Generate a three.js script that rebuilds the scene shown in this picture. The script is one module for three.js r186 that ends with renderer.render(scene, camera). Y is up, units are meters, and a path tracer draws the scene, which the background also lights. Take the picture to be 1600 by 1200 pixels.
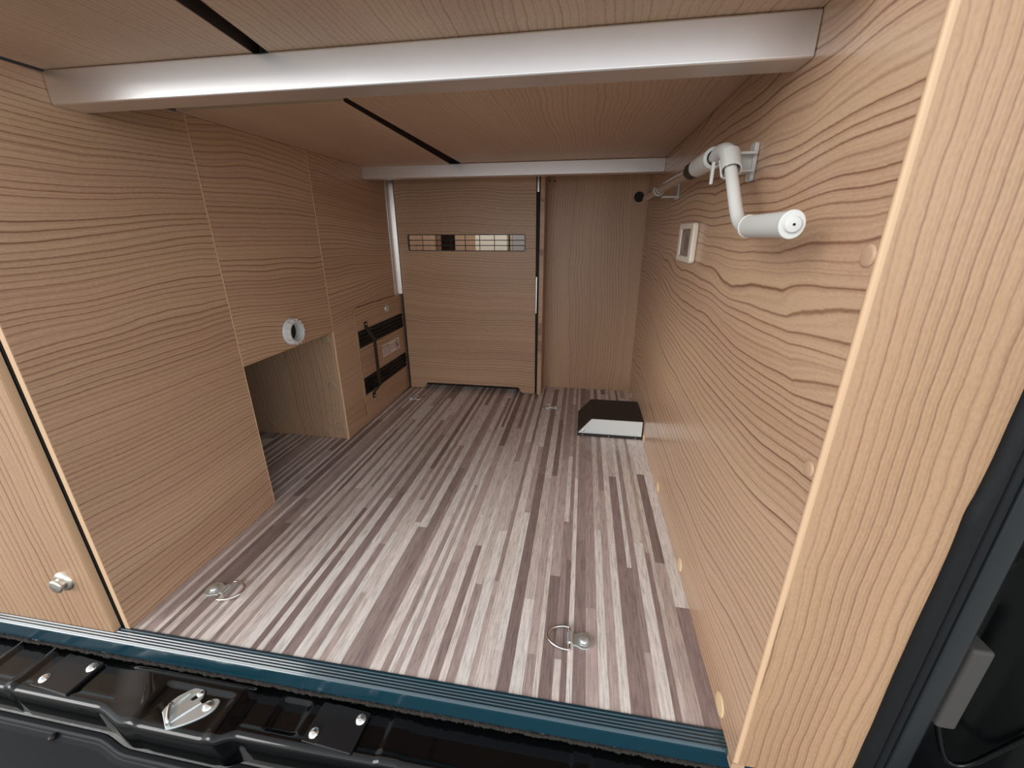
import * as THREE from 'three';
import { RoundedBoxGeometry } from 'three/addons/geometries/RoundedBoxGeometry.js';
import { mergeGeometries } from 'three/addons/utils/BufferGeometryUtils.js';
import { createNoise2D } from 'simplex-noise';

// ------------------------------------------------------------------ camera, sky, exposure
const scene = new THREE.Scene();
const camera = new THREE.PerspectiveCamera(85.74, 1600 / 1200, 0.01, 200);
camera.position.set(0.769, 0.6666, 0.429);
camera.rotation.order = 'YXZ';
camera.rotation.set(-0.34764, 0.16619, -0.00292);
scene.add(camera);

const EXPOSURE = 1.85;
const SKY_LEVEL = 0.84;
{ // hazy white sky, brightest low over the horizon
  const w = 64, h = 32, d = new Float32Array(w * h * 4);
  for (let j = 0; j < h; j++) {
    const el = ((j + 0.5) / h - 0.5) * Math.PI, s = Math.max(0, Math.sin(el));
    const L = SKY_LEVEL * (1.62 - 1.1 * Math.pow(s, 0.5));
    for (let i = 0; i < w; i++) d.set([L * 0.985, L * 1.0, L * 1.03, 1], (j * w + i) * 4);
  }
  const t = new THREE.DataTexture(d, w, h, THREE.RGBAFormat, THREE.FloatType);
  t.mapping = THREE.EquirectangularReflectionMapping; t.magFilter = THREE.LinearFilter; t.minFilter = THREE.LinearFilter;
  t.colorSpace = THREE.LinearSRGBColorSpace; t.needsUpdate = true;
  scene.background = t; scene.environment = t;
}
// weak sun behind thin cloud, high on the left behind the camera: a very wide, soft disc
const sun = new THREE.DirectionalLight(new THREE.Color().setRGB(1, 0.98, 0.95), 1.0);
sun.position.set(-4.2, 2.9, 4.6); sun.target.position.set(0.5, 0.4, -0.4); scene.add(sun, sun.target);
sun.castShadow = true; sun.shadow.radius = 55; sun.shadow.mapSize.set(2048, 2048);
Object.assign(sun.shadow.camera, { left: -2.5, right: 2.5, top: 2.5, bottom: -2.5, near: 0.5, far: 14 });
const renderer = new THREE.WebGLRenderer({ antialias: true });
renderer.toneMapping = THREE.LinearToneMapping;
renderer.toneMappingExposure = EXPOSURE;
renderer.shadowMap.enabled = true;

// ------------------------------------------------------------------ helpers
function rng(a) { return () => { a |= 0; a = a + 0x6D2B79F5 | 0; let t = Math.imul(a ^ a >>> 15, 1 | a); t = t + Math.imul(t ^ t >>> 7, 61 | t) ^ t; return ((t ^ t >>> 14) >>> 0) / 4294967296; }; }
const sm = (a, b, x) => { const t = Math.min(1, Math.max(0, (x - a) / (b - a))); return t * t * (3 - 2 * t); };
const hash = (n) => { const s = Math.sin(n * 127.1 + 311.7) * 43758.5453; return s - Math.floor(s); };
const lin = (hex) => new THREE.Color(hex);

const used = {};
function numbered(name) { const k = (used[name] = (used[name] ?? -1) + 1); return k ? name + '_' + String(k).padStart(3, '0') : name; }
function tag(o, label, category, group, kind) {
  if (label) o.userData.label = label;
  if (category) o.userData.category = category;
  if (group) o.userData.group = group;
  if (kind) o.userData.kind = kind;
  return o;
}
function add(o, name, parent = scene) {
  o.name = parent === scene ? numbered(name) : name;
  o.traverse((m) => { if (m.isMesh) { m.castShadow = true; m.receiveShadow = true; } });
  parent.add(o); return o;
}
function mesh(name, geo, mat, parent = scene) {
  const list = Array.isArray(geo) ? geo : [geo];
  const g = list.length > 1 ? mergeGeometries(list.map((q) => { const n = q.index ? q.toNonIndexed() : q.clone(); for (const a of Object.keys(n.attributes)) if (!['position', 'normal', 'uv'].includes(a)) n.deleteAttribute(a); return n; })) : list[0];
  return add(new THREE.Mesh(g, mat), name, parent);
}
function group(name, [x, y, z] = [0, 0, 0]) { const g = new THREE.Group(); g.position.set(x, y, z); return add(g, name); }
function struct(name, geo, mat, label) { const o = mesh(name, geo, mat); o.userData.kind = 'structure'; if (label) o.userData.label = label; return o; }
function structGroup(name, label) { const g = group(name); g.userData.kind = 'structure'; if (label) g.userData.label = label; return g; }

// uv in metres, u along the grain axis
function grain(geo, axis, ou = 0, ov = 0, flat = true) {
  const g = geo.index ? geo.toNonIndexed() : geo, p = g.attributes.position, n = p.count, uv = new Float32Array(n * 2);
  g.computeBoundingBox(); const ext3 = g.boundingBox.getSize(new THREE.Vector3());
  const A = new THREE.Vector3(), B = new THREE.Vector3(), C = new THREE.Vector3();
  for (let i = 0; i < n; i += 3) {
    A.fromBufferAttribute(p, i); B.fromBufferAttribute(p, i + 1); C.fromBufferAttribute(p, i + 2);
    const N = B.clone().sub(A).cross(C.clone().sub(A)), a = [Math.abs(N.x), Math.abs(N.y), Math.abs(N.z)];
    const d = a.indexOf(Math.max(...a)), others = [0, 1, 2].filter((k) => k !== d);
    let ua = others.includes(axis) ? axis : others[0]; const va = others.find((k) => k !== ua), thin = ext3.getComponent(va) < 0.03 && flat ? 0.04 : 1;
    [A, B, C].forEach((P, k) => { uv[(i + k) * 2] = P.getComponent(ua) + ou; uv[(i + k) * 2 + 1] = P.getComponent(va) * thin + ov; });
  }
  g.setAttribute('uv', new THREE.BufferAttribute(uv, 2)); return g;
}
function box(x0, x1, y0, y1, z0, z1, r = 0, seg = 2) {
  const w = x1 - x0, h = y1 - y0, d = z1 - z0;
  const g = r > 0 ? new RoundedBoxGeometry(w, h, d, seg, Math.min(r, w / 2.01, h / 2.01, d / 2.01)) : new THREE.BoxGeometry(w, h, d);
  return g.translate((x0 + x1) / 2, (y0 + y1) / 2, (z0 + z1) / 2);
}
function poly(pts) { const s = new THREE.Shape(); pts.forEach(([a, b], i) => (i ? s.lineTo(a, b) : s.moveTo(a, b))); s.closePath(); return s; }
function rrect(x0, x1, y0, y1, r, P = THREE.Shape) {
  const s = new P(); s.moveTo(x0 + r, y0); s.lineTo(x1 - r, y0); s.absarc(x1 - r, y0 + r, r, -Math.PI / 2, 0); s.lineTo(x1, y1 - r); s.absarc(x1 - r, y1 - r, r, 0, Math.PI / 2);
  s.lineTo(x0 + r, y1); s.absarc(x0 + r, y1 - r, r, Math.PI / 2, Math.PI); s.lineTo(x0, y0 + r); s.absarc(x0 + r, y0 + r, r, Math.PI, Math.PI * 1.5); return s;
}
function ext(shape, depth, bevel = 0, curve = 12, bs = 2) {
  const g = new THREE.ExtrudeGeometry(shape, { depth: depth - 2 * bevel, bevelEnabled: bevel > 0, bevelThickness: bevel, bevelSize: bevel, bevelOffset: -bevel, bevelSegments: bs, curveSegments: curve });
  return bevel > 0 ? g.translate(0, 0, bevel) : g;
}
const extZ = (shape, z0, z1, b = 0, c = 12) => ext(shape, z1 - z0, b, c).translate(0, 0, z0);             // shape in (x, y)
const extX = (shape, x0, x1, b = 0, c = 12) => ext(shape, x1 - x0, b, c).rotateY(Math.PI / 2).translate(x0, 0, 0); // shape in (-z, y)
const extY = (shape, y0, y1, b = 0, c = 12) => ext(shape, y1 - y0, b, c).rotateX(-Math.PI / 2).translate(0, y0, 0); // shape in (x, -z)
function tube(pts, r, seg = 40, rad = 12, closed = false, tension = 0.5) {
  return new THREE.TubeGeometry(new THREE.CatmullRomCurve3(pts.map((p) => new THREE.Vector3(...p)), closed, 'catmullrom', tension), seg, r, rad, closed);
}
function cyl(r0, r1, h, seg = 32) { return new THREE.CylinderGeometry(r0, r1, h, seg); }
function lathe(pts, seg = 32) { return new THREE.LatheGeometry(pts.map(([a, b]) => new THREE.Vector2(a, b)), seg); }
// grid surface: f(u, v) -> [x, y, z]
function surface(f, nu, nv) {
  const pos = [], uv = [], idx = [];
  for (let i = 0; i <= nu; i++) for (let j = 0; j <= nv; j++) { pos.push(...f(i / nu, j / nv)); uv.push(i / nu, j / nv); }
  for (let i = 0; i < nu; i++) for (let j = 0; j < nv; j++) { const a = i * (nv + 1) + j, b = a + nv + 1; idx.push(a, a + 1, b, b, a + 1, b + 1); }
  const g = new THREE.BufferGeometry(); g.setAttribute('position', new THREE.Float32BufferAttribute(pos, 3)); g.setAttribute('uv', new THREE.Float32BufferAttribute(uv, 2)); g.setIndex(idx); g.computeVertexNormals(); return g;
}

// ------------------------------------------------------------------ textures and materials
const lerp = (a, b, t) => a + (b - a) * t;
// printed wood laminate: W x H metres, u along the grain
function woodTexture(seed, o) {
  const w = o.w ?? 2048, h = o.h ?? 1024, W = o.W ?? 1.6, H = o.H ?? 1.0, R = rng(seed), N = createNoise2D(R), N2 = createNoise2D(R);
  const base = lin(o.base).convertLinearToSRGB(), dark = lin(o.dark).convertLinearToSRGB(), data = new Uint8Array(w * h * 4);
  const vs = new Float32Array(h);
  for (let j = 0; j < h; j++) { const v = j / h * H; vs[j] = 0.9 * N(3.3, v * 4) + 0.4 * N(9.1, v * 11); }
  for (let j = 0; j < h; j++) for (let i = 0; i < w; i++) {
    const u = i / w * W, v = j / h * H;
    let wv = o.a1 * N(u * o.f1, v * 1.3) + o.a2 * N(u * 4.2, v * 5 + 40) + o.a3 * N2(u * 15, v * 12);
    const kink = N2(u * 2.1 + 7, v * 1.6); wv += o.a2 * 0.5 * (1 - Math.abs(kink)) ** 4;
    wv += o.a3 * 0.3 * N2(u * 60, v * 25 + 9);
    const t = v / o.s + wv / o.s + vs[j] * o.vary, k = Math.floor(t), s = t - k;
    const amp = 0.25 + 0.75 * hash(k + seed);
    const wide = 0.35 + 0.45 * hash(k * 3.7 + seed);
    const t2 = t * o.s / 0.0043 + 1.7 * vs[j], k2 = Math.floor(t2), s2 = t2 - k2;
    const fine = (0.15 + 0.85 * hash(k2 * 1.9 + seed)) * sm(0.1, 0.6, s2) * (1 - sm(0.75, 1, s2));
    const line = amp * (0.26 * sm(1 - wide, 0.92, s) + 0.8 * sm(0.76, 0.88, s)) * (1 - sm(0.9, 0.985, s)) + 0.2 * fine;
    const fib = N(u * 22, v * 620), fib2 = N2(u * 90, v * 1500), broad = N2(u * 0.7, v * 5 + 70), mot = N(u * 140, v * 260);
    const m = Math.min(1, Math.max(0, line * o.c + 0.05 * fib * o.fine + 0.05 * fib2 * o.fine + 0.035 * mot * o.fine + 0.09 * broad + 0.04));
    const q = (j * w + i) * 4;
    data[q] = 255 * lerp(base.r, dark.r, m); data[q + 1] = 255 * lerp(base.g, dark.g, m) * (1 + 0.012 * fib - 0.009 * N2(u * 1.5 + 11, v * 9)); data[q + 2] = 255 * lerp(base.b, dark.b, m); data[q + 3] = 255;
  }
  const tex = new THREE.DataTexture(data, w, h); tex.colorSpace = THREE.SRGBColorSpace; tex.wrapS = tex.wrapT = THREE.MirroredRepeatWrapping;
  tex.magFilter = THREE.LinearFilter; tex.minFilter = THREE.LinearMipmapLinearFilter; tex.generateMipmaps = true; tex.repeat.set(1 / W, 1 / H); tex.needsUpdate = true; return tex;
}
const WB = '#c9a98b', WD = '#765240';
const laminate = (map, rough = 0.33) => new THREE.MeshPhysicalMaterial({ map, roughness: rough, specularIntensity: 0.8 });
const woodLeft = laminate(woodTexture(11, { base: WB, dark: WD, a1: 0.03, f1: 0.9, a2: 0.003, a3: 0.0004, s: 0.0098, vary: 0.9, c: 0.82, fine: 1 }));
const woodRight = laminate(woodTexture(23, { base: WB, dark: WD, a1: 0.05, f1: 0.95, a2: 0.0045, a3: 0.0005, s: 0.0138, vary: 1.5, c: 0.82, fine: 1 }), 0.25);
const woodPost = laminate(woodTexture(37, { base: '#b59475', dark: '#72503d', a1: 0.006, f1: 0.9, a2: 0.0028, a3: 0.0009, s: 0.0120, vary: 1.0, c: 0.7, fine: 1.3, W: 1.4, H: 0.7, h: 1024 }));
const woodBack = laminate(woodTexture(41, { base: WB, dark: WD, a1: 0.03, f1: 1.0, a2: 0.004, a3: 0.001, s: 0.010, vary: 1.0, c: 0.72, fine: 1.6 }));
const woodBoard = laminate(woodTexture(53, { base: '#cbae93', dark: '#7e5c4b', a1: 0.03, f1: 0.7, a2: 0.004, a3: 0.0008, s: 0.009, vary: 0.8, c: 0.5, fine: 1.3 }), 0.5);
const edgeBand = new THREE.MeshPhysicalMaterial({ color: lin('#cfae8c'), roughness: 0.45 });
const seamBand = new THREE.MeshPhysicalMaterial({ color: lin('#e6c6a0'), roughness: 0.4 });
const M = {
  dark: new THREE.MeshStandardMaterial({ color: lin('#14110f'), roughness: 0.8 }),
  alu: new THREE.MeshPhysicalMaterial({ color: new THREE.Color().setRGB(0.80, 0.785, 0.76), metalness: 1, roughness: 0.3, anisotropy: 0.5 }),
  rail: new THREE.MeshPhysicalMaterial({ color: new THREE.Color().setRGB(0.9, 0.9, 0.9), metalness: 1, roughness: 0.4 }),
  steel: new THREE.MeshPhysicalMaterial({ color: new THREE.Color().setRGB(0.72, 0.72, 0.70), metalness: 1, roughness: 0.18 }),
  zinc: new THREE.MeshPhysicalMaterial({ color: new THREE.Color().setRGB(0.70, 0.76, 0.76), metalness: 0.75, roughness: 0.36 }),
  galv: new THREE.MeshPhysicalMaterial({ color: new THREE.Color().setRGB(0.72, 0.77, 0.77), metalness: 0.3, roughness: 0.45 }),
  brass: new THREE.MeshPhysicalMaterial({ color: new THREE.Color().setRGB(0.78, 0.70, 0.52), metalness: 1, roughness: 0.22 }),
  satin: new THREE.MeshPhysicalMaterial({ color: new THREE.Color().setRGB(0.74, 0.70, 0.62), metalness: 1, roughness: 0.33 }),
  white: new THREE.MeshPhysicalMaterial({ color: lin('#cdcecb'), roughness: 0.38 }),
  ivory: new THREE.MeshPhysicalMaterial({ color: lin('#e3dacb'), roughness: 0.4 }),
  pvc: new THREE.MeshPhysicalMaterial({ color: lin('#d5d7d5'), roughness: 0.45, side: THREE.DoubleSide }),
  capWood: new THREE.MeshPhysicalMaterial({ color: lin('#bd9c80'), roughness: 0.5 }),
  capGrey: new THREE.MeshPhysicalMaterial({ color: lin('#b0977d'), roughness: 0.5 }),
  capPale: new THREE.MeshPhysicalMaterial({ color: lin('#d9bf98'), roughness: 0.5 }),
  blackBox: new THREE.MeshPhysicalMaterial({ color: lin('#262220'), roughness: 0.5 }),
  blackPlastic: new THREE.MeshPhysicalMaterial({ color: lin('#17181a'), roughness: 0.38 }),
  blackMatte: new THREE.MeshPhysicalMaterial({ color: lin('#0b0a0a'), roughness: 0.6 }),
  rubber: new THREE.MeshPhysicalMaterial({ color: lin('#0e1114'), roughness: 0.6, specularIntensity: 0.6 }),
  flange: new THREE.MeshPhysicalMaterial({ color: lin('#12191c'), roughness: 0.4, clearcoat: 0.4, clearcoatRoughness: 0.25 }),
  gloss: new THREE.MeshPhysicalMaterial({ color: lin('#050607'), roughness: 0.5, specularIntensity: 0.1, clearcoat: 0.75, clearcoatRoughness: 0.07, side: THREE.DoubleSide }),
  pillar: new THREE.MeshPhysicalMaterial({ color: lin('#050607'), roughness: 0.22, specularIntensity: 0.55, side: THREE.DoubleSide }),
  teal: new THREE.MeshPhysicalMaterial({ color: lin('#0d3542'), roughness: 0.32, clearcoat: 0.8, clearcoatRoughness: 0.08 }),
  bumper: new THREE.MeshPhysicalMaterial({ color: lin('#0d1214'), roughness: 0.6, specularIntensity: 0.7, side: THREE.DoubleSide }),
  bracket: new THREE.MeshPhysicalMaterial({ color: lin('#3c3b39'), roughness: 0.7 }),
  strap: new THREE.MeshPhysicalMaterial({ color: lin('#2a2623'), roughness: 0.4, metalness: 0.3 }),
  lens: new THREE.MeshPhysicalMaterial({ color: lin('#77716a'), roughness: 0.15, metalness: 0.2, clearcoat: 1 }),
  cream: new THREE.MeshPhysicalMaterial({ color: lin('#efe3cf'), roughness: 0.5 }),
  edgeShade: new THREE.MeshStandardMaterial({ color: lin('#2b1f18'), roughness: 0.8 }),
  shadeBrown: new THREE.MeshStandardMaterial({ color: lin('#33241d'), roughness: 0.8 }),  // dark brown carrying shade for the recess and the foot notch
  plainWood: new THREE.MeshPhysicalMaterial({ color: lin('#8d6750'), roughness: 0.5 }),
};

// ------------------------------------------------------------------ outside ground and sealing shell
{
  const N = createNoise2D(rng(5)), w = 256, d = new Uint8Array(w * w * 4);
  for (let j = 0; j < w; j++) for (let i = 0; i < w; i++) { const c = 150 + 16 * N(i * 0.9, j * 0.9) + 10 * N(i * 0.06, j * 0.06), q = (j * w + i) * 4; d[q] = c; d[q + 1] = c; d[q + 2] = c * 0.98; d[q + 3] = 255; }
  const t = new THREE.DataTexture(d, w, w); t.colorSpace = THREE.SRGBColorSpace; t.wrapS = t.wrapT = THREE.RepeatWrapping; t.repeat.set(20, 20); t.magFilter = THREE.LinearFilter; t.needsUpdate = true;
  struct('ground', new THREE.BoxGeometry(40, 0.1, 40).translate(0, -0.72, 0), new THREE.MeshStandardMaterial({ map: t, roughness: 0.9 }), 'grey asphalt outside the van');
}
// ------------------------------------------------------------------ floor: narrow printed strips
{
  const floor = structGroup('floor', 'vinyl floor of narrow mixed brown and cream strips');
  mesh('subfloor', box(-0.86, 1.02, -0.03, -0.0012, -1.9, 0.0), M.dark, floor);
  const w = 512, h = 512, d = new Uint8Array(w * h * 4), N = createNoise2D(rng(8));
  for (let j = 0; j < h; j++) for (let i = 0; i < w; i++) {
    const u = i / w, v = j / h; // u along strip: 0.5 m, v: 0.25 m
    const f = 0.5 * N(u * 5, v * 60) + 0.35 * N(u * 14, v * 150) + 0.3 * N(u * 50, v * 220);
    const blot = Math.max(0, N(u * 9 + 30, v * 30)) ** 2;
    const c = Math.max(0, Math.min(1, 0.95 + 0.15 * f - 0.14 * blot)), q = (j * w + i) * 4;
    d[q] = 255 * c; d[q + 1] = 255 * Math.min(1, c * 0.995); d[q + 2] = 255 * Math.min(1, c * 0.99); d[q + 3] = 255;
  }
  const tex = new THREE.DataTexture(d, w, h); tex.colorSpace = THREE.SRGBColorSpace; tex.wrapS = tex.wrapT = THREE.MirroredRepeatWrapping; tex.magFilter = THREE.LinearFilter; tex.minFilter = THREE.LinearMipmapLinearFilter; tex.generateMipmaps = true; tex.repeat.set(2, 4); tex.needsUpdate = true;
  const tones = ['#f6f0ec', '#f2e9e4', '#eae0da', '#ded2cc', '#f3eeea', '#b1a09c', '#a3918e', '#978582', '#bba9a5', '#ccbcb7'];
  const mats = tones.map((t) => new THREE.MeshPhysicalMaterial({ map: tex, color: lin(t), roughness: 0.38, specularIntensity: 0.7 }));
  const R = rng(77);
  const strip = (x0, x1, z0, z1, mat) => {
    const top = -0.0002 + 0.0004 * R();
    mesh('strip', grain(box(x0 + 0.0001, x1 - 0.0001, -0.0016, top, z0 + 0.0001, z1 - 0.0001), 2, R() * 3, R() * 3, false), mat, floor);
  };
  const run = (X0, X1, Z0, Z1) => {
    let x = X0, last = 0;
    while (x < X1 - 0.004) {
      let wd = [0.0095, 0.0120, 0.0155, 0.0205][Math.floor(R() * 4)]; if (X1 - x - wd < 0.008) wd = X1 - x;
      let z = Z1 + R() * 0.3, prev = -1;
      const flip = R() < 0.97 ? 1 - last : last; last = flip; const lightCol = flip ? 0.1 : 0.9;
      while (z > Z0 + 0.01) {
        const len = 0.30 + R() * 0.42, a = Math.max(Z0, z - len), b = Math.min(Z1, z);
        let k; do { k = R() < lightCol ? Math.floor(R() * 5) : 5 + Math.floor(R() * 5); } while (k === prev); prev = k;
        if (b - a > 0.004) strip(x, x + wd, a, b, mats[k]);
        z -= len;
      }
      x += wd;
    }
  };
  run(0, 1.0, -1.385, 0);
  run(-0.40, 0, -0.745, -0.374);
}
// ------------------------------------------------------------------ left wall
{
  const g = structGroup('wall_left', 'left cabinet wall of three flush wood laminate panels');
  mesh('panel', grain(box(-0.010, 0, 0, 0.884, -0.3737, 0, 0.0006, 1), 2, 0.4, 0.02), woodLeft, g);
  mesh('edge_band', box(-0.0098, -0.0004, 0.0, 0.884, -0.0004, 0.0006), edgeBand, g).userData.label = 'pale front edge band';
  const s = poly([[0.3746, 0.377], [0.7447, 0.377], [0.7447, 0.884], [0.3746, 0.884]]);
  const hole = new THREE.Path(); hole.absarc(0.556, 0.421, 0.031, 0, Math.PI * 2); s.holes.push(hole);
  mesh('panel', grain(extX(s, -0.016, 0, 0.0005, 24), 2, 1.2, 0.095), woodLeft, g);
  mesh('panel', grain(box(-0.016, 0, 0, 0.884, -1.29, -0.7457, 0.0006, 1), 2, 2.2, 0.05), woodLeft, g);
  const band = (z) => mesh('edge_band', box(-0.004, 0.0005, 0.0, 0.884, z - 0.0006, z + 0.0006), seamBand, g);
  band(-0.3742); band(-0.7452);
  mesh('edge_band', box(-0.0158, -0.0003, 0.0, 0.377, -0.7459, -0.7448), M.capWood, g);
  // storage recess behind the opening
  const r = structGroup('wall_recess', 'wood lined storage recess behind the left wall opening');
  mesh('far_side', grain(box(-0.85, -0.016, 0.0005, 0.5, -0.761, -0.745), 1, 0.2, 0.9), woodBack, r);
  mesh('near_side', grain(box(-0.85, -0.016, 0.0005, 0.5, -0.374, -0.358), 1, 0.5, 0.1), M.shadeBrown, r);  // near, back and top panels coloured dark to hold the recess shade
  mesh('back_panel', grain(box(-0.866, -0.85, -0.03, 0.5, -0.761, -0.358), 1, 0.5, 0.4), M.shadeBrown, r);
  mesh('top_panel', box(-0.85, -0.016, 0.38, 0.395, -0.761, -0.358), M.shadeBrown, r);
}
// ------------------------------------------------------------------ right wall and front posts
struct('wall_right', grain(box(1.0, 1.016, -0.012, 0.905, -1.40, 0.0388), 2, 1.5, 0.05), woodRight, 'long right cabinet wall in wavy grained wood laminate');
struct('wall_back', grain(box(0.613, 1.0, 0.0, 0.9, -1.392, -1.375), 1, 0.05, 0.0), woodBack, 'rear end wall panel with vertical wood grain');
{
  const t = structGroup('trim_1', 'pale wood front post on the right of the opening');
  mesh('post_panel', grain(box(1.0035, 1.15, 0.010, 1.32, 0.0300, 0.0445, 0.0004, 1), 1, 0.02, -0.965), woodPost, t);
  mesh('edge_band', box(0.9985, 1.0055, 0.0105, 1.32, 0.0389, 0.0449, 0.0028, 6), edgeBand, t);
}
// ------------------------------------------------------------------ ceiling: the bed boards and the closed space above
{
  const c = structGroup('ceiling', 'underside of the bed made of loose wood boards');
  const b = (pts, y0, y1, ou, ov) => mesh('board', grain(extY(poly(pts.map(([x, z]) => [x, -z])), y0, y1, 0.0006), 2, ou, ov), woodBoard, c);
  b([[0.004, 0.006], [0.358, 0.006], [0.331, -0.17], [0.004, -0.17]], 0.8865, 0.902, 0.5, 0.3);
  b([[0.385, 0.006], [0.999, 0.006], [0.999, -1.375], [0.352, -1.375], [0.353, -0.17]], 0.8865, 0.902, 1.5, 0.0);
  b([[0.007, -0.352], [0.344, -0.352], [0.318, -1.06], [0.007, -1.06]], 0.8825, 0.902, 1.5, 0.6);
  const seal = (a, b2, y0) => mesh('dark_edge_strip', extY(poly([[a[0], -a[1]], [a[0] + 0.0012, -a[1]], [b2[0] + 0.0012, -b2[1]], [b2[0], -b2[1]]]), y0, 0.902), M.edgeShade, c);  // dark strips added on board edges to give the gap its shade
  seal([0.3582, 0.006], [0.3312, -0.17], 0.8872); seal([0.3442, -0.352], [0.3182, -1.06], 0.8832);
  mesh('edge_band', box(0.007, 0.344, 0.8830, 0.8985, -0.3525, -0.3512, 0.0004, 1), edgeBand, c);
  mesh('unseen_cover', box(-0.45, 1.05, 0.96, 0.98, -1.42, 0.0), M.dark, c);  // unseen cover added to keep light out above the boards
  mesh('light_block', box(-0.016, 1.0, 0.9025, 0.96, -0.015, 0.0), M.dark, c);  // front and rear blocks added to stop light leaking in over the boards
  mesh('light_block', box(-0.9, 1.42, 0.886, 0.96, -1.42, -1.40), M.dark, c);
}
// ------------------------------------------------------------------ aluminium rails under the boards
{
  const rail = (z0, z1, y0, label) => {
    const outer = rrect(-z1, -z0, y0, 0.886, 0.0025), inner = rrect(-z1 + 0.0025, -z0 - 0.0025, y0 + 0.0025, 0.8835, 0.001, THREE.Path); outer.holes.push(inner);
    const m = mesh('aluminium_rail', extX(outer, 0.001, 0.999, 0, 6), M.rail); m.geometry = grain(m.geometry, 0); return tag(m, label, 'rail');
  };
  rail(-0.195, -0.1505, 0.843, 'broad square aluminium rail crossing under the bed boards nearest the opening');
  rail(-1.087, -1.047, 0.846, 'slim aluminium rail across the far end above the vented panel');
}
// ------------------------------------------------------------------ back: post, vented panel, partition
tag(mesh('corner_post', [box(0.0005, 0.003, 0.428, 0.886, -1.262, -1.212, 0.0008, 2), box(0.0005, 0.012, 0.428, 0.886, -1.2645, -1.262, 0.0005, 1)], M.alu), 'narrow upright aluminium corner strip left of the vented panel', 'corner strip');
{
  const t = group('vented_panel', [0.3, 0, -1.2645]); tag(t, 'upright wood panel with a wire vent slot and notched foot', 'panel');
  const s = new THREE.Shape(), X = (x) => x - 0.3; // front face z = 0
  s.moveTo(X(0.0135), 0.004); s.lineTo(X(0.070), 0.004); s.quadraticCurveTo(X(0.085), 0.006, X(0.087), 0.022); s.quadraticCurveTo(X(0.09), 0.030, X(0.10), 0.030);
  s.lineTo(X(0.506), 0.030); s.quadraticCurveTo(X(0.516), 0.030, X(0.519), 0.022); s.quadraticCurveTo(X(0.521), 0.006, X(0.536), 0.004); s.lineTo(X(0.586), 0.004);
  s.lineTo(X(0.579), 0.884); s.lineTo(X(0.0135), 0.884); s.closePath();
  s.holes.push(rrect(X(0.056), X(0.539), 0.603, 0.6655, 0.006, THREE.Path));
  mesh('panel', grain(extZ(s, -0.015, 0, 0.0006, 8), 0, 0.4, 0.1), woodBack, t);
  mesh('dark_edge_strip', box(X(0.0108), X(0.0138), 0.004, 0.884, -0.014, 0.0012), M.blackMatte, t).userData.label = 'black edge seal';
  const v = new THREE.Group(); add(v, 'vent_grille', t); v.userData.label = 'wire vent grille';
  const fo = rrect(X(0.0555), X(0.5395), 0.6025, 0.666, 0.0065); fo.holes.push(rrect(X(0.0585), X(0.5365), 0.6055, 0.663, 0.0045, THREE.Path));
  mesh('frame', extZ(fo, -0.012, 0.0012, 0.0003, 6), M.strap, v);
  for (let k = 0; k < 8; k++) { const x = X(0.0585 + 0.057 + k * 0.0598); if (k < 7) mesh('wire', cyl(0.0015, 0.0015, 0.061, 8).translate(x, 0.6343, -0.008), M.strap, v); }
  for (const y of [0.624, 0.644]) mesh('wire', cyl(0.0015, 0.0015, 0.48, 8).rotateZ(Math.PI / 2).translate(X(0.2975), y, -0.006), M.strap, v);
}
{
  const p = structGroup('wall_partition', 'narrow wood partition edge beside the vented panel');
  mesh('foot_light_stop', box(0.0, 0.595, 0.0005, 0.5, -1.335, -1.32), M.shadeBrown, p);  // unseen dark board added to stop cabin light showing under the panel
  mesh('gap_shade', box(0.575, 0.5954, 0.002, 0.884, -1.30, -1.2815), M.blackMatte, p);  // black filler added so the lit gap reads as deep shade
  mesh('partition_board', grain(box(0.5955, 0.6125, 0.002, 0.886, -1.6, -1.2625, 0.0008, 1), 1, 0.1, 0.2), woodBack, p);
}
{
  const t = group('hinge_strip', [0.588, 0.815, -1.2645]); tag(t, 'short bright metal hinge leaf at the top right of the vented panel', 'hinge', 'hinges');
  mesh('leaf', box(-0.0045, 0.003, 0, 0.069, -0.004, 0.002, 0.0006, 1), M.alu, t);
  const u = t.clone(); u.name = numbered('hinge_strip'); scene.add(u); u.position.set(0.5865, 0.36, -1.2645); u.scale.set(0.6, 2.1, 1); u.userData = { label: 'slim bright metal hinge leaf halfway down the vented panel edge', category: 'hinge' }; delete t.userData.group;
}
{
  const t = group('corner_bracket', [0.628, 0.862, -1.375]); tag(t, 'small metal corner bracket with two screws high on the back wall', 'bracket');
  mesh('plate', box(-0.018, 0.02, -0.008, 0.008, 0.0002, 0.0035, 0.001, 1), M.capWood, t);
  for (const x of [-0.008, 0.01]) mesh('screw', cyl(0.0035, 0.0035, 0.002, 12).rotateX(Math.PI / 2).translate(x, 0, 0.0045), M.strap, t);
}
{
  const t = group('cable_hole', [0.966, 0.8, -1.375]); tag(t, 'round black cable grommet in the back wall near the crank rod end', 'grommet');
  mesh('rim', new THREE.TorusGeometry(0.017, 0.0022, 10, 32).translate(0, 0, 0.001), M.blackPlastic, t);
  mesh('disc', cyl(0.0165, 0.0165, 0.001, 32).rotateX(Math.PI / 2).translate(0, 0, 0.0008), M.blackMatte, t);
}
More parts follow.
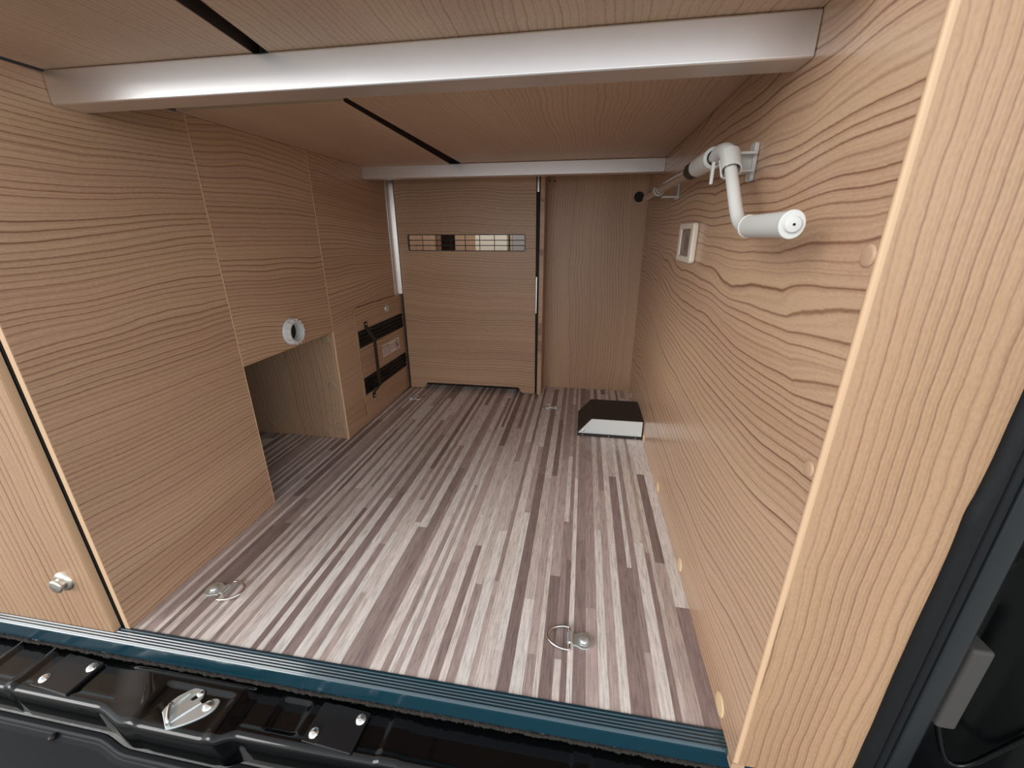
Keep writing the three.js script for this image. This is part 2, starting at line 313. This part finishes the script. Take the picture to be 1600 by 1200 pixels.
// cabin beyond the vent slot, its roof opening added to let sky light in
{
  const c = structGroup('wall_cabin', 'living area beyond the vent slot');
  mesh('floor_slab', box(-0.9, 1.4, -0.06, -0.03, -3.0, -1.4), M.plainWood, c);
  mesh('end_wall', box(-0.9, 1.4, -0.03, 1.95, -3.02, -3.0), M.cream, c);
  mesh('side_wall', box(-0.92, -0.9, -0.03, 1.95, -3.0, -1.3), M.cream, c);
  mesh('side_wall', box(1.4, 1.42, -0.03, 1.95, -3.0, -1.4), M.cream, c);
  mesh('roof', box(-0.92, -0.6, 1.95, 1.98, -3.02, -1.3), M.cream, c);
  mesh('roof', box(1.2, 1.42, 1.95, 1.98, -3.02, -1.3), M.cream, c);
  mesh('roof', box(-0.6, 1.2, 1.95, 1.98, -1.5, -1.3), M.cream, c);
  mesh('roof', box(-0.6, 1.2, 1.95, 1.98, -3.02, -2.8), M.cream, c);
  mesh('bulkhead', box(-0.92, -0.017, -0.03, 0.931, -1.42, -1.30), M.plainWood, c);
  mesh('bulkhead', box(1.016, 1.42, -0.03, 0.931, -1.42, -1.40), M.plainWood, c);
  mesh('cabinet_front', grain(box(-0.8, -0.16, 0, 1.2, -2.32, -2.2), 1), woodBack, c);
  mesh('cabinet_front', grain(box(-0.035, 0.098, 0, 1.2, -2.35, -2.22), 1), woodBack, c);
  mesh('cabinet_back', box(-0.36, 0.02, 0, 1.2, -2.56, -2.54), M.shadeBrown, c);
  mesh('cream_door', box(0.1, 0.3, 0, 1.2, -2.32, -2.2, 0.004), M.cream, c);
  mesh('seat_cushion', box(0.325, 0.75, 0.2, 0.9, -2.4, -2.22, 0.03, 4), new THREE.MeshStandardMaterial({ color: lin('#a5a09a'), roughness: 0.95 }), c);
}
// ------------------------------------------------------------------ access hatch on the left wall
{
  const t = group('access_hatch', [0, 0.035, -1.07]); tag(t, 'flush wood access hatch with two black louvre grilles low on the left wall', 'hatch');
  // local: y up from hatch bottom, shape a = -(z + 1.07)
  const s = new THREE.Shape(); s.moveTo(-0.195, 0.0); s.lineTo(0.192, 0.0); s.lineTo(0.192, 0.393); s.lineTo(-0.165, 0.393); s.absarc(-0.172, 0.370, 0.023, Math.PI / 2, Math.PI); s.closePath();
  const G = [[0.2505, 0.3115], [0.073, 0.1375]];
  for (const [a, b] of G) s.holes.push(rrect(-0.185, 0.19, a, b, 0.002, THREE.Path));
  mesh('panel', grain(extX(s, 0.0006, 0.0026, 0.0006, 12), 2, 0.5, 0.44), woodLeft, t);
  // shadow joint and pale edge round the hatch
  const rim = new THREE.Shape(); rim.moveTo(-0.1965, -0.001); rim.lineTo(0.192, -0.001); rim.lineTo(0.192, 0.3950); rim.lineTo(-0.165, 0.3950); rim.absarc(-0.1735, 0.3715, 0.0235, Math.PI / 2, Math.PI); rim.closePath();
  mesh('joint', extX(rim, 0.0002, 0.0010, 0, 12), M.dark, t);
  const pts = []; for (let k = 0; k <= 10; k++) { const a = Math.PI - k / 10 * Math.PI / 2; pts.push([0.0018, 0.3715 + 0.0235 * Math.sin(a), -(-0.1735 + 0.0235 * Math.cos(a))]); }
  mesh('edge_band', tube([[0.0018, 0.05, 0.197], [0.0018, 0.15, 0.197], [0.0018, 0.28, 0.197], ...pts], 0.0008, 60, 6), edgeBand, t);
  for (const [a, b] of G) {
    const g = new THREE.Group(); add(g, 'grille', t); g.userData.label = 'black louvre grille';
    mesh('backing', box(0.0012, 0.0018, a, b, -0.189, 0.184), M.blackMatte, g);
    for (let k = 0; k < 4; k++) { const y = a + 0.008 + k * (b - a - 0.012) / 3.4; mesh('slat', box(-0.003, 0.003, -0.0012, 0.0012, -0.188, 0.183).rotateZ(-0.5).translate(0.0035, y + 0.002, 0), M.blackPlastic, g); }
  }
  // strap handle bent off the panel
  const st = new THREE.Group(); add(st, 'strap_handle', t); st.userData.label = 'dark bent metal strap';
  const pr = [[0.0045, 0.335], [0.0045, 0.318], [0.032, 0.272], [0.032, 0.095], [0.0045, 0.062], [0.0045, 0.045]];
  for (let i = 0; i + 1 < pr.length; i++) {
    const [x0, y0] = pr[i], [x1, y1] = pr[i + 1], L = Math.hypot(x1 - x0, y1 - y0), an = Math.atan2(y1 - y0, x1 - x0);
    pr[i].geo = new RoundedBoxGeometry(L + 0.003, 0.0035, 0.020, 2, 0.0014).rotateZ(an).translate((x0 + x1) / 2, (y0 + y1) / 2, 0.133 - 0.004);
  }
  mesh('strap', pr.slice(0, -1).map((q) => q.geo), M.strap, st);
  for (const y of [0.328, 0.052]) mesh('screw', new THREE.SphereGeometry(0.004, 14, 8).scale(0.6, 1, 1).translate(0.0062, y, 0.129), M.brass, st);
  // lock
  mesh('lock', [lathe([[0, 0.007], [0.008, 0.0065], [0.011, 0.005], [0.014, 0.0025], [0.0155, 0]]).rotateZ(-Math.PI / 2).translate(0.0026, 0.3545, -0.05)], M.zinc, t).userData.label = 'round chrome lock';
  // sticker
  const cv = document.createElement('canvas'); cv.width = 384; cv.height = 128; const c = cv.getContext('2d');
  c.fillStyle = '#e6dcd6'; c.fillRect(0, 0, 384, 128); c.fillStyle = '#3a2c2a';
  const R = rng(3);
  for (let l = 0; l < 6; l++) { let x = 12; const y = 18 + l * 17, end = l === 0 ? 150 : l === 5 ? 170 : 270; c.globalAlpha = l === 0 ? 1 : 0.75; while (x < end) { const w = 8 + R() * 26; c.fillRect(x, y, Math.min(w, end - x), l === 0 ? 10 : 6); x += w + 6; } }
  c.globalAlpha = 1; c.strokeStyle = '#7d2f2a'; c.lineWidth = 9; c.beginPath(); c.arc(326, 64, 42, 0, Math.PI * 2); c.stroke(); c.fillStyle = '#2a2020'; c.beginPath(); c.moveTo(318, 92); c.lineTo(308, 58); c.lineTo(326, 36); c.lineTo(342, 60); c.lineTo(336, 92); c.fill(); c.beginPath(); c.moveTo(296, 34); c.lineTo(356, 94); c.stroke();
  const tx = new THREE.CanvasTexture(cv); tx.colorSpace = THREE.SRGBColorSpace;
  const pl = new THREE.PlaneGeometry(0.158, 0.048).rotateY(Math.PI / 2).translate(0.0030, 0.195, -0.056);
  mesh('sticker', pl, new THREE.MeshStandardMaterial({ map: tx, roughness: 0.5 }), t).userData.label = 'small printed warning sticker';
}
// ------------------------------------------------------------------ white pipe end in the left wall
{
  const t = group('duct_outlet', [0, 0.421, -0.556]); tag(t, 'white ribbed plastic pipe end poking from the left wall above the recess', 'pipe');
  mesh('pipe', lathe([[0.0255, -0.16], [0.0255, 0.018], [0.0262, 0.0195], [0.0298, 0.0195], [0.031, 0.018], [0.031, -0.16]], 48).rotateZ(-Math.PI / 2), M.pvc, t);
  mesh('flange', lathe([[0.031, 0.0005], [0.036, 0.0005], [0.0365, 0.003], [0.034, 0.0055], [0.031, 0.006]], 48).rotateZ(-Math.PI / 2), M.pvc, t);
  for (const x of [0.003, 0.010]) mesh('inner_rib', new THREE.TorusGeometry(0.025, 0.0014, 8, 40).rotateY(Math.PI / 2).translate(x, 0, 0), M.pvc, t);
  for (let k = 0; k < 14; k++) { const a = k / 14 * Math.PI * 2; mesh('lug', box(0.006, 0.0195, -0.0016, 0.0016, 0.0305, 0.0345, 0.0007, 1).rotateX(a), M.pvc, t); }
  mesh('pipe_shade', cyl(0.031, 0.031, 0.002, 32).rotateZ(Math.PI / 2).translate(-0.006, 0, 0), M.blackMatte, t);  // black disc standing in for the shade deep inside the pipe
}
// ------------------------------------------------------------------ left front cabinet door
{
  const t = group('cabinet_door', [-0.022, -0.002, -0.002]); tag(t, 'pale wood cabinet door left of the opening with a metal push knob', 'cabinet door');
  mesh('door_panel', grain(box(-0.6, 0, 0, 1.32, 0.0005, 0.0125, 0.0012, 2), 1, 0.02, 0.64), woodPost, t);
  mesh('edge_band', box(-0.0002, 0.0006, 0.0005, 1.32, 0.0012, 0.0115), edgeBand, t);
  const k = new THREE.Group(); k.position.set(-0.060, 0.110, 0.0125); add(k, 'knob', t); k.userData.label = 'round satin metal push knob';
  mesh('rosette', lathe([[0, 0.006], [0.012, 0.006], [0.0165, 0.004], [0.0185, 0.0015], [0.019, 0]], 40).rotateX(Math.PI / 2), M.satin, k);
  mesh('button', lathe([[0, 0.0155], [0.009, 0.0152], [0.0122, 0.0137], [0.0128, 0.0117], [0.0122, 0.0097], [0.0105, 0.0087], [0.0105, 0.004]], 40).rotateX(Math.PI / 2), M.satin, k);
  struct('wall_front_left', box(-0.6, -0.017, -0.002, 1.32, -0.018, -0.0025), M.dark, 'dark cabinet carcass behind the pale door');
}
// ------------------------------------------------------------------ crank handle on the right wall
{
  const X = 0.951, t = group('awning_crank', [X, 0.772, -0.3]); tag(t, 'white and steel crank handle clipped along the right wall', 'crank');
  const L = (y, z) => [0, y - 0.772, z + 0.3];
  mesh('shaft', cyl(0.0098, 0.0098, 0.60, 24).rotateX(Math.PI / 2).translate(0, 0, -0.42), M.steel, t);
  mesh('shaft_tip', cyl(0.0075, 0.0075, 0.05, 20).rotateX(Math.PI / 2).translate(0, 0, -0.74), M.steel, t);
  const kn = [cyl(0.0125, 0.0125, 0.05, 24).rotateX(Math.PI / 2).translate(0, 0, -0.122)];
  for (let k = 0; k < 18; k++) kn.push(box(-0.0012, 0.0012, 0.0122, 0.0138, -0.145, -0.098).rotateZ(k / 18 * Math.PI * 2));
  mesh('collar', kn, M.blackPlastic, t).userData.label = 'black ribbed collar';
  mesh('sleeve', lathe([[0.0105, -0.05], [0.0138, -0.05], [0.0145, -0.048], [0.0145, 0.046], [0.0152, 0.047], [0.0152, 0.05], [0.0135, 0.051], [0.0105, 0.051]], 36).rotateX(Math.PI / 2).translate(0, 0, -0.05), M.white, t).userData.label = 'white rotating sleeve';
  mesh('arm', tube([L(0.772, -0.32), L(0.773, -0.285), L(0.7735, -0.265), L(0.769, -0.238), L(0.752, -0.217), L(0.73, -0.196), L(0.706, -0.174), L(0.690, -0.158), L(0.679, -0.142), L(0.6745, -0.122), L(0.674, -0.10)], 0.0076, 80, 20), M.white, t).userData.label = 'bent white crank arm';
  mesh('elbow_cover', tube([L(0.772, -0.283), L(0.7735, -0.265), L(0.769, -0.238), L(0.754, -0.219), L(0.744, -0.2095)], 0.0108, 40, 24), M.white, t);
  const g = new THREE.Group(); g.position.set(...L(0.674, -0.112)); add(g, 'grip', t); g.userData.label = 'white oval hand grip';
  const gs = new THREE.Shape(); gs.absellipse(0, 0, 0.0105, 0.0116, 0, Math.PI * 2);
  mesh('grip_body', ext(gs, 0.106, 0.0012, 40), M.white, g);
  const ge = new THREE.Shape(); ge.absellipse(0, 0, 0.0113, 0.0125, 0, Math.PI * 2);
  mesh('end_collar', [ext(ge, 0.004, 0.001, 40).translate(0, 0, 0.105), ext(ge, 0.003, 0.001, 40)], M.white, g);
  mesh('end_button', lathe([[0, 0.0035], [0.006, 0.0033], [0.0072, 0.0022], [0.0075, 0]], 28).rotateX(Math.PI / 2).translate(0, 0, 0.109), M.white, g);
  mesh('pin_hole', cyl(0.0012, 0.0012, 0.001, 12).rotateX(Math.PI / 2).translate(0, 0, 0.1124), M.blackMatte, g);
}
{
  const t = group('crank_clip', [1.0, 0.757, -0.252]); tag(t, 'white plastic wall clip holding the crank arm near its elbow', 'clip');
  const ps = rrect(-0.010, 0.010, -0.0245, 0.0245, 0.004);
  mesh('base_plate', ext(ps, 0.0055, 0.0012, 8).rotateY(-Math.PI / 2).translate(-0.0004, 0.004, -0.024), M.white, t);
  mesh('web', [box(-0.036, -0.005, -0.010, -0.0065, -0.034, -0.004, 0.001, 1), box(-0.036, -0.005, 0.012, 0.0155, -0.036, -0.004, 0.001, 1), box(-0.036, -0.005, -0.010, 0.014, -0.022, -0.019, 0.0006, 1)], M.white, t);
  const cs = new THREE.Shape(); cs.absarc(0, 0, 0.0135, -2.4, 2.4, false); cs.absarc(0, 0, 0.0112, 2.4, -2.4, true); cs.closePath();
  mesh('jaw', ext(cs, 0.03, 0.0005, 24).rotateX(Math.PI / 2).rotateX(-0.72).translate(-0.049, 0.008, 0.024), M.white, t);
  mesh('lip', box(-0.064, -0.060, -0.026, 0.002, 0.002, 0.008, 0.001, 1), M.white, t);
  const u = group('rod_clip', [1.0, 0.768, -0.80]); tag(u, 'small white clip on the right wall holding the far end of the steel rod', 'clip');
  mesh('base_plate', box(-0.005, -0.0004, -0.018, 0.018, -0.02, 0.02, 0.002, 2), M.white, u);
  mesh('web', box(-0.04, -0.004, -0.014, -0.010, -0.012, 0.012, 0.001, 1), M.white, u);
  const c2 = new THREE.Shape(); c2.absarc(0, 0, 0.0135, -2.2, 2.2, false); c2.absarc(0, 0, 0.0108, 2.2, -2.2, true); c2.closePath();
  mesh('jaw', ext(c2, 0.022, 0.0005, 24).rotateZ(-Math.PI / 2).translate(-0.049, 0.004, -0.011), M.white, u);
}
// ------------------------------------------------------------------ flush plate on the right wall
{
  const t = group('wall_lamp', [1.0, 0.6475, -0.60]); tag(t, 'cream recessed plate with grey lens on the right wall below the crank', 'wall lamp');
  const fs = rrect(-0.068, 0.068, -0.041, 0.041, 0.008); fs.holes.push(rrect(-0.045, 0.045, -0.028, 0.028, 0.003, THREE.Path));
  mesh('frame', ext(fs, 0.0115, 0.003, 8).rotateY(-Math.PI / 2).translate(-0.0004, 0, 0), M.ivory, t);
  mesh('lens', box(-0.0098, -0.0012, -0.0275, 0.0275, -0.0445, 0.0445, 0.001, 1), M.lens, t).userData.label = 'grey lens';
  mesh('lens_bulge', new THREE.SphereGeometry(0.022, 24, 14).scale(0.1, 0.9, 1.2).translate(-0.0092, 0, 0), M.lens, t);
}
// ------------------------------------------------------------------ box on the floor at the right wall
{
  const t = group('floor_box', [0.89, 0, -0.9]); tag(t, 'low black floor box with a galvanised front plate against the right wall', 'floor box');
  const X = (x) => x - 0.89, prof = poly([[X(0.779), 0.0006], [X(0.997), 0.0006], [X(0.997), 0.0665], [X(0.825), 0.0665], [X(0.779), 0.0125]]);
  mesh('cover', extZ(prof, -0.185, -0.002, 0.001), M.blackBox, t);
  mesh('front_plate', extZ(poly([[X(0.7805), 0.0105], [X(0.9945), 0.0105], [X(0.9945), 0.0655], [X(0.8255), 0.0655]]), -0.002, 0.0005, 0.0004), M.galv, t).userData.label = 'galvanised sheet front plate';
  mesh('plate_edge', box(X(0.9935), X(0.9952), 0.0105, 0.0655, 0.0003, 0.0016), M.galv, t);
  mesh('foot_flange', box(X(0.778), X(0.998), 0.0006, 0.0105, -0.002, 0.004, 0.001, 1), M.blackBox, t);
  mesh('screw', lathe([[0, 0.002], [0.003, 0.0018], [0.0045, 0]], 16).rotateX(Math.PI / 2).translate(X(0.7985), 0.0205, 0.0005), M.steel, t);
  for (const x of [0.797, 0.886, 0.976]) mesh('rivet', new THREE.SphereGeometry(0.0018, 10, 6).translate(X(x), 0.0055, 0.004), M.zinc, t);
}
// ------------------------------------------------------------------ lashing rings
function dRing(pos, turn, label, scale = 1) {
  const t = group('lashing_ring', pos); t.rotation.y = turn; tag(t, label, 'lashing ring', null);
  const b = new THREE.Shape(); b.absarc(0, 0, 0.0135, Math.PI * 0.28, -Math.PI * 0.28, false); b.lineTo(0.021, -0.0085); b.lineTo(0.021, 0.0085); b.closePath();
  mesh('base_plate', extY(b, 0.0003, 0.0028, 0.0007, 24), M.zinc, t);
  mesh('loop', [cyl(0.0042, 0.0042, 0.017, 16).rotateX(Math.PI / 2).translate(0.0205, 0.0035, 0)], M.zinc, t);
  mesh('screw', [lathe([[0, 0.0072], [0.0035, 0.007], [0.0058, 0.0058], [0.0068, 0.0040], [0.0068, 0.0026]], 24), lathe([[0, 0.0038], [0.0088, 0.0036], [0.009, 0.0026]], 28)], M.zinc, t);
  const p = [[0.0205, 0.004, -0.0165], [0.0205, 0.004, 0], [0.0205, 0.004, 0.0165]];
  for (let k = 0; k <= 14; k++) { const a = Math.PI / 2 - k / 14 * Math.PI; p.push([0.026 + 0.027 * Math.cos(a), 0.0042 + 0.002 * Math.cos(a), 0.0185 * Math.sin(a)]); }
  mesh('ring', tube(p, 0.0019, 120, 10, true, 0.3), M.steel, t);
  if (scale !== 1) t.scale.setScalar(scale);
  return t;
}
dRing([0.077, 0.0003, -0.101], -0.02, 'steel lashing ring at the front left of the floor beside the left wall', 1.22);
dRing([0.804, 0.0003, -0.107], Math.PI + 0.02, 'steel lashing ring at the front right of the floor near the sill', 1.18);
dRing([0.066, 0.0003, -1.132], 0.1, 'steel lashing ring at the far left of the floor before the vented panel', 1.08);
dRing([0.688, 0.0003, -1.131], Math.PI, 'steel lashing ring at the far end of the floor beside the black box', 1.08);
// ------------------------------------------------------------------ round cover caps
function cap(pos, dir, label, mat, r = 0.0145) {
  const g = lathe([[0, 0.0026], [r * 0.75, 0.0024], [r * 0.93, 0.0016], [r, 0.0002]], 36);
  if (dir === 'x-') g.rotateZ(Math.PI / 2); else g.rotateX(Math.PI / 2);
  const m = mesh('screw_cap', g, mat); m.position.set(...pos); return tag(m, label, 'screw cap');
}
cap([0.9999, 0.0205, -0.024], 'x-', 'beige round cap low on the right wall closest to the sill', M.capPale, 0.0165);
cap([0.9999, 0.0215, -0.299], 'x-', 'beige round cap low on the right wall, second from the sill', M.capPale);
cap([0.9999, 0.020, -0.582], 'x-', 'beige round cap low on the right wall, third from the sill', M.capPale);
cap([0.9999, 0.018, -0.874], 'x-', 'beige round cap low on the right wall just before the black floor box', M.capPale, 0.0135);
cap([0.9999, 0.017, -1.28], 'x-', 'beige round cap low on the right wall behind the black floor box', M.capPale, 0.0135);
cap([0.9999, 0.649, 0.030], 'x-', 'wood coloured round cap high on the right wall beside the front post', M.capWood, 0.0095);
cap([0.9999, 0.448, 0.030], 'x-', 'wood coloured round cap halfway up the right wall, half hidden by the front post', M.capWood, 0.0085);
cap([-0.033, 0.352, -0.7449], 'z', 'wood coloured round cap at the top of the recess side', M.capGrey);
cap([-0.0325, 0.193, -0.7449], 'z', 'wood coloured round cap halfway down the recess side', M.capGrey);
cap([-0.0285, 0.046, -0.7449], 'z', 'wood coloured round cap at the bottom front corner of the recess side', M.capGrey);
cap([-0.082, 0.018, -0.7449], 'z', 'wood coloured round cap at floor level on the recess side, next to the corner cap', M.capGrey, 0.016);
cap([-0.293, 0.031, -0.7449], 'z', 'wood coloured round cap deep in the dark of the recess', M.capGrey);
// ------------------------------------------------------------------ sill profile, foam strip, painted ledge
{
  const t = group('sill_profile', [0, 0, 0]); tag(t, 'dark teal ribbed sill profile along the front edge of the floor', 'sill');
  // profile in (z, y)
  const pts = [[-0.001, -0.004], [-0.001, 0.0016], [0.003, 0.0018]];
  for (let k = 0; k < 4; k++) { const z = 0.0042 + k * 0.0047; pts.push([z, -0.0003], [z + 0.0018, -0.0003], [z + 0.0023, 0.0009], [z + 0.0031, 0.0010], [z + 0.0045, -0.0003]); }
  pts.push([0.0232, -0.001], [0.0246, -0.0028], [0.0250, -0.006], [0.0250, -0.0335], [0.021, -0.0335], [0.021, -0.004]);
  mesh('profile', extX(poly(pts.map(([z, y]) => [-z, y])), -0.62, 1.18), M.teal, t);
}
{
  const N = createNoise2D(rng(21)), n = 900;
  const g = surface((u, v) => {
    const x = -0.5 + 1.66 * u, a = v * Math.PI * 2, r = 0.0026 + 0.0009 * N(x * 60, 0) + 0.0009 * N(x * 320, a * 1.4) + 0.0006 * N(x * 900, a * 3);
    return [x, -0.0365 + 0.0008 * N(x * 25, 5) + r * Math.sin(a), 0.0262 + 0.0008 * N(x * 18, 9) + r * 1.3 * Math.cos(a)];
  }, n, 12);
  tag(mesh('foam_strip', g, new THREE.MeshStandardMaterial({ color: lin('#2b2724'), roughness: 1 })), 'rough grey foam seal strip under the teal sill', 'seal strip');
}
const bump = (x, a, b, w) => sm(a - w, a + w, x) * (1 - sm(b - w, b + w, x));
const bulge = (x) => sm(0.03, 0.10, x) * (1 - sm(0.262, 0.285, x));
function ledgeY(x, z) {
  let y = -0.0475;
  y += 0.0045 * bump(x, -0.226, -0.214, 0.004) + 0.0045 * bump(x, -0.150, -0.136, 0.004);
  y -= 0.0035 * bump(x, 0.325, 0.372, 0.006) * sm(0.03, 0.04, z) * (1 - sm(0.075, 0.085, z));
  y += 0.003 * bump(x, 0.512, 0.546, 0.004) + 0.003 * bump(x, 0.79, 0.82, 0.004);
  const p = sm(0.02, 0.10, x - (z - 0.06) * 0.9) * (1 - sm(0.258, 0.282, x));
  y += 0.013 * p * sm(0.026, 0.040, z);
  y -= 0.0045 * bump(x, 0.125, 0.248, 0.010) * sm(0.046, 0.056, z);
  y += 0.003 * sm(0.075, 0.09, z) * (1 - p) ;
  return y;
}
{
  const t = group('rear_sill', [0, 0, 0]); tag(t, 'glossy black painted metal sill below the teal profile', 'vehicle sill');
  const zf = (x) => 0.099 + 0.015 * bulge(x) - 0.004 * sm(0.3, 0.6, x);
  mesh('pressing', surface((u, v) => {
    const x = -0.62 + 1.82 * u, f = zf(x), r = 0.011;
    if (v < 0.7) { const z = 0.0215 + (f - r - 0.0215) * v / 0.7; return [x, ledgeY(x, z), z]; }
    const y0 = ledgeY(x, f - r);
    if (v < 0.86) { const a = (v - 0.7) / 0.16 * Math.PI / 2; return [x, y0 - r + r * Math.cos(a), f - r + r * Math.sin(a)]; }
    return [x, y0 - r - (v - 0.86) / 0.14 * 0.06, f - (v - 0.86) / 0.14 * 0.006];
  }, 520, 90), M.gloss, t);
}
function pad(pos, turn, label) {
  const t = group('buffer_plate', pos); t.rotation.y = turn; tag(t, label, 'plate');
  mesh('plate', box(-0.041, 0.041, 0, 0.0045, -0.028, 0.028, 0.001, 2), M.blackPlastic, t);
  mesh('raised_plate', box(-0.018, 0.041, 0.0042, 0.0068, -0.028, 0.028, 0.0008, 2), M.blackPlastic, t);
  for (const [x, z, h] of [[-0.0285, 0.015, 0.0044], [0.0315, -0.016, 0.0066]]) mesh('screw', lathe([[0, 0.0062], [0.003, 0.0056], [0.0064, 0.0038], [0.0082, 0.0006], [0.0082, 0]], 28).translate(x, h, z), M.steel, t);
  return t;
}
pad([-0.070, -0.0473, 0.062], -0.06, 'black plate with two dome screws on the sill below the cabinet door');
pad([0.4335, -0.0473, 0.062], -0.06, 'black plate with two dome screws on the sill right of the latch');
{
  const t = group('latch_striker', [0.2, -0.0415, 0.075]); tag(t, 'zinc plated door latch striker bracket bolted on the black sill', 'latch striker');
  // plan outline in (x, -z)
  const o = new THREE.Shape();
  o.moveTo(-0.018, -0.036); o.lineTo(-0.046, -0.016); o.quadraticCurveTo(-0.05, -0.004, -0.042, 0.010); o.lineTo(-0.030, 0.022); o.quadraticCurveTo(-0.020, 0.030, -0.008, 0.024);
  o.quadraticCurveTo(-0.001, 0.018, -0.002, 0.010); o.quadraticCurveTo(0.004, 0.003, 0.010, 0.008); o.quadraticCurveTo(0.020, 0.020, 0.030, 0.014); o.quadraticCurveTo(0.036, 0.004, 0.026, -0.008); o.quadraticCurveTo(0.008, -0.026, -0.018, -0.036);
  const hole = new THREE.Path(); hole.absellipse(-0.0135, 0.0125, 0.0042, 0.0062, 0, Math.PI * 2, false, -0.6); o.holes.push(hole);
  mesh('plate', extY(o, 0.001, 0.005, 0.0012, 16), M.zinc, t);
  const ridge = (p, r) => tube(p, r, 30, 10);
  mesh('rib', [ridge([[-0.021, 0.0045, 0.029], [-0.009, 0.0055, 0.012], [0.003, 0.0045, -0.006]], 0.0022), ridge([[-0.030, 0.0045, 0.022], [-0.034, 0.0065, 0.004], [-0.028, 0.0045, -0.016]], 0.003)], M.zinc, t);
  mesh('loop', ridge([[-0.036, 0.003, 0.004], [-0.036, 0.013, 0.008], [-0.0285, 0.0145, 0.018], [-0.020, 0.012, 0.028], [-0.019, 0.003, 0.030]], 0.0032), M.steel, t).userData.label = 'steel striker loop';
  mesh('bolt', lathe([[0, 0.0095], [0.004, 0.0092], [0.0075, 0.007], [0.0085, 0.0045], [0.0085, 0.004]], 28).translate(0.018, 0.0005, -0.004), M.steel, t);
  mesh('bolt', lathe([[0, 0.0075], [0.003, 0.0072], [0.0055, 0.0058], [0.0062, 0.004]], 24).translate(-0.010, 0.0005, -0.019), M.steel, t);
}
{
  const t = group('rear_bumper', [0, 0, 0]); tag(t, 'matte dark plastic bumper top below the black sill', 'bumper');
  const dz = (x) => 0.012 * bulge(x);
  const P = [[0.0955, -0.135], [0.0955, -0.103], [0.0975, -0.1005], [0.104, -0.1005], [0.1065, -0.103], [0.108, -0.108], [0.116, -0.1105], [0.16, -0.118], [0.22, -0.135], [0.27, -0.17], [0.29, -0.24], [0.29, -0.4]];
  mesh('cover', surface((u, v) => { const x = -0.75 + 2.3 * u, f = v * (P.length - 1), i = Math.min(P.length - 2, Math.floor(f)), k = f - i; return [x, lerp(P[i][1], P[i + 1][1], k), lerp(P[i][0], P[i + 1][0], k) + 0.006 + dz(x)]; }, 160, 44), M.bumper, t);
  mesh('screw', new THREE.SphereGeometry(0.0055, 16, 10).scale(1, 0.7, 1).translate(-0.048, -0.1055, 0.119), M.strap, t);
}
// ------------------------------------------------------------------ right: rubber seal, painted flange, body pillar
{
  const N = createNoise2D(rng(31));
  // section in (x, z), swept up in y; the inner lip wavers a little
  const lip = [[1.131, 0.0440], [1.1315, 0.0480], [1.1345, 0.0520], [1.139, 0.0545], [1.1425, 0.0540], [1.1445, 0.0520], [1.145, 0.0480], [1.1463, 0.0520], [1.149, 0.0545], [1.1515, 0.0545], [1.1535, 0.0520], [1.154, 0.0470], [1.154, 0.0340]];
  const sweep = (S, wob) => surface((u, v) => {
    const y = -0.12 + 1.45 * u, f = v * (S.length - 1), i = Math.min(S.length - 2, Math.floor(f)), k = f - i;
    const w = wob ? (0.0012 * N(y * 9, 1) + 0.002 * sm(0.42, 0.445, y) - 0.001) * (v < 0.25 ? 1 : 0) : 0;
    return [lerp(S[i][0], S[i + 1][0], k) + w, y, lerp(S[i][1], S[i + 1][1], k)];
  }, 220, (S.length - 1) * 2);
  const t = mesh('rubber_seal', sweep(lip, true), M.rubber); M.rubber.side = THREE.DoubleSide; tag(t, 'dark grooved rubber door seal along the right front post', 'door seal');
  const fl = [[1.154, 0.044], [1.1555, 0.0520], [1.158, 0.0545], [1.172, 0.0555], [1.1755, 0.0540], [1.177, 0.050], [1.177, 0.000]];
  M.flange.side = THREE.DoubleSide;
  tag(mesh('door_flange', sweep(fl, false), M.flange), 'dark painted metal flange running beside the rubber seal', 'flange');
  const p = group('body_pillar', [0, 0, 0]); tag(p, 'glossy black vehicle corner pillar at the far right edge', 'vehicle pillar');
  const ps = [[1.177, 0.028], [1.187, 0.012], [1.205, 0.006], [1.225, 0.010], [1.245, 0.030], [1.262, 0.055], [1.29, 0.075], [1.35, 0.085], [1.6, 0.06]];
  mesh('panel', surface((u, v) => {
    const y = -0.3 + 1.63 * u, f = v * (ps.length - 1), i = Math.min(ps.length - 2, Math.floor(f)), k = f - i;
    const b = 0.02 * sm(0.33, 0.40, y) * sm(1.19, 1.21, lerp(ps[i][0], ps[i + 1][0], k));
    return [lerp(ps[i][0], ps[i + 1][0], k), y, lerp(ps[i][1], ps[i + 1][1], k) + b];
  }, 160, 64), M.pillar, p);
  mesh('rim', tube([[1.19, 0.165, 0.04], [1.197, 0.13, 0.045], [1.212, 0.095, 0.05], [1.228, 0.10, 0.055], [1.243, 0.14, 0.06], [1.262, 0.21, 0.07]], 0.003, 50, 10), M.pillar, p);
  const b = mesh('buffer_block', new RoundedBoxGeometry(0.020, 0.118, 0.028, 4, 0.004), M.bracket); b.position.set(1.192, 0.208, 0.040); tag(b, 'dark grey rubber buffer block on the black pillar', 'buffer');
}
renderer.render(scene, camera);
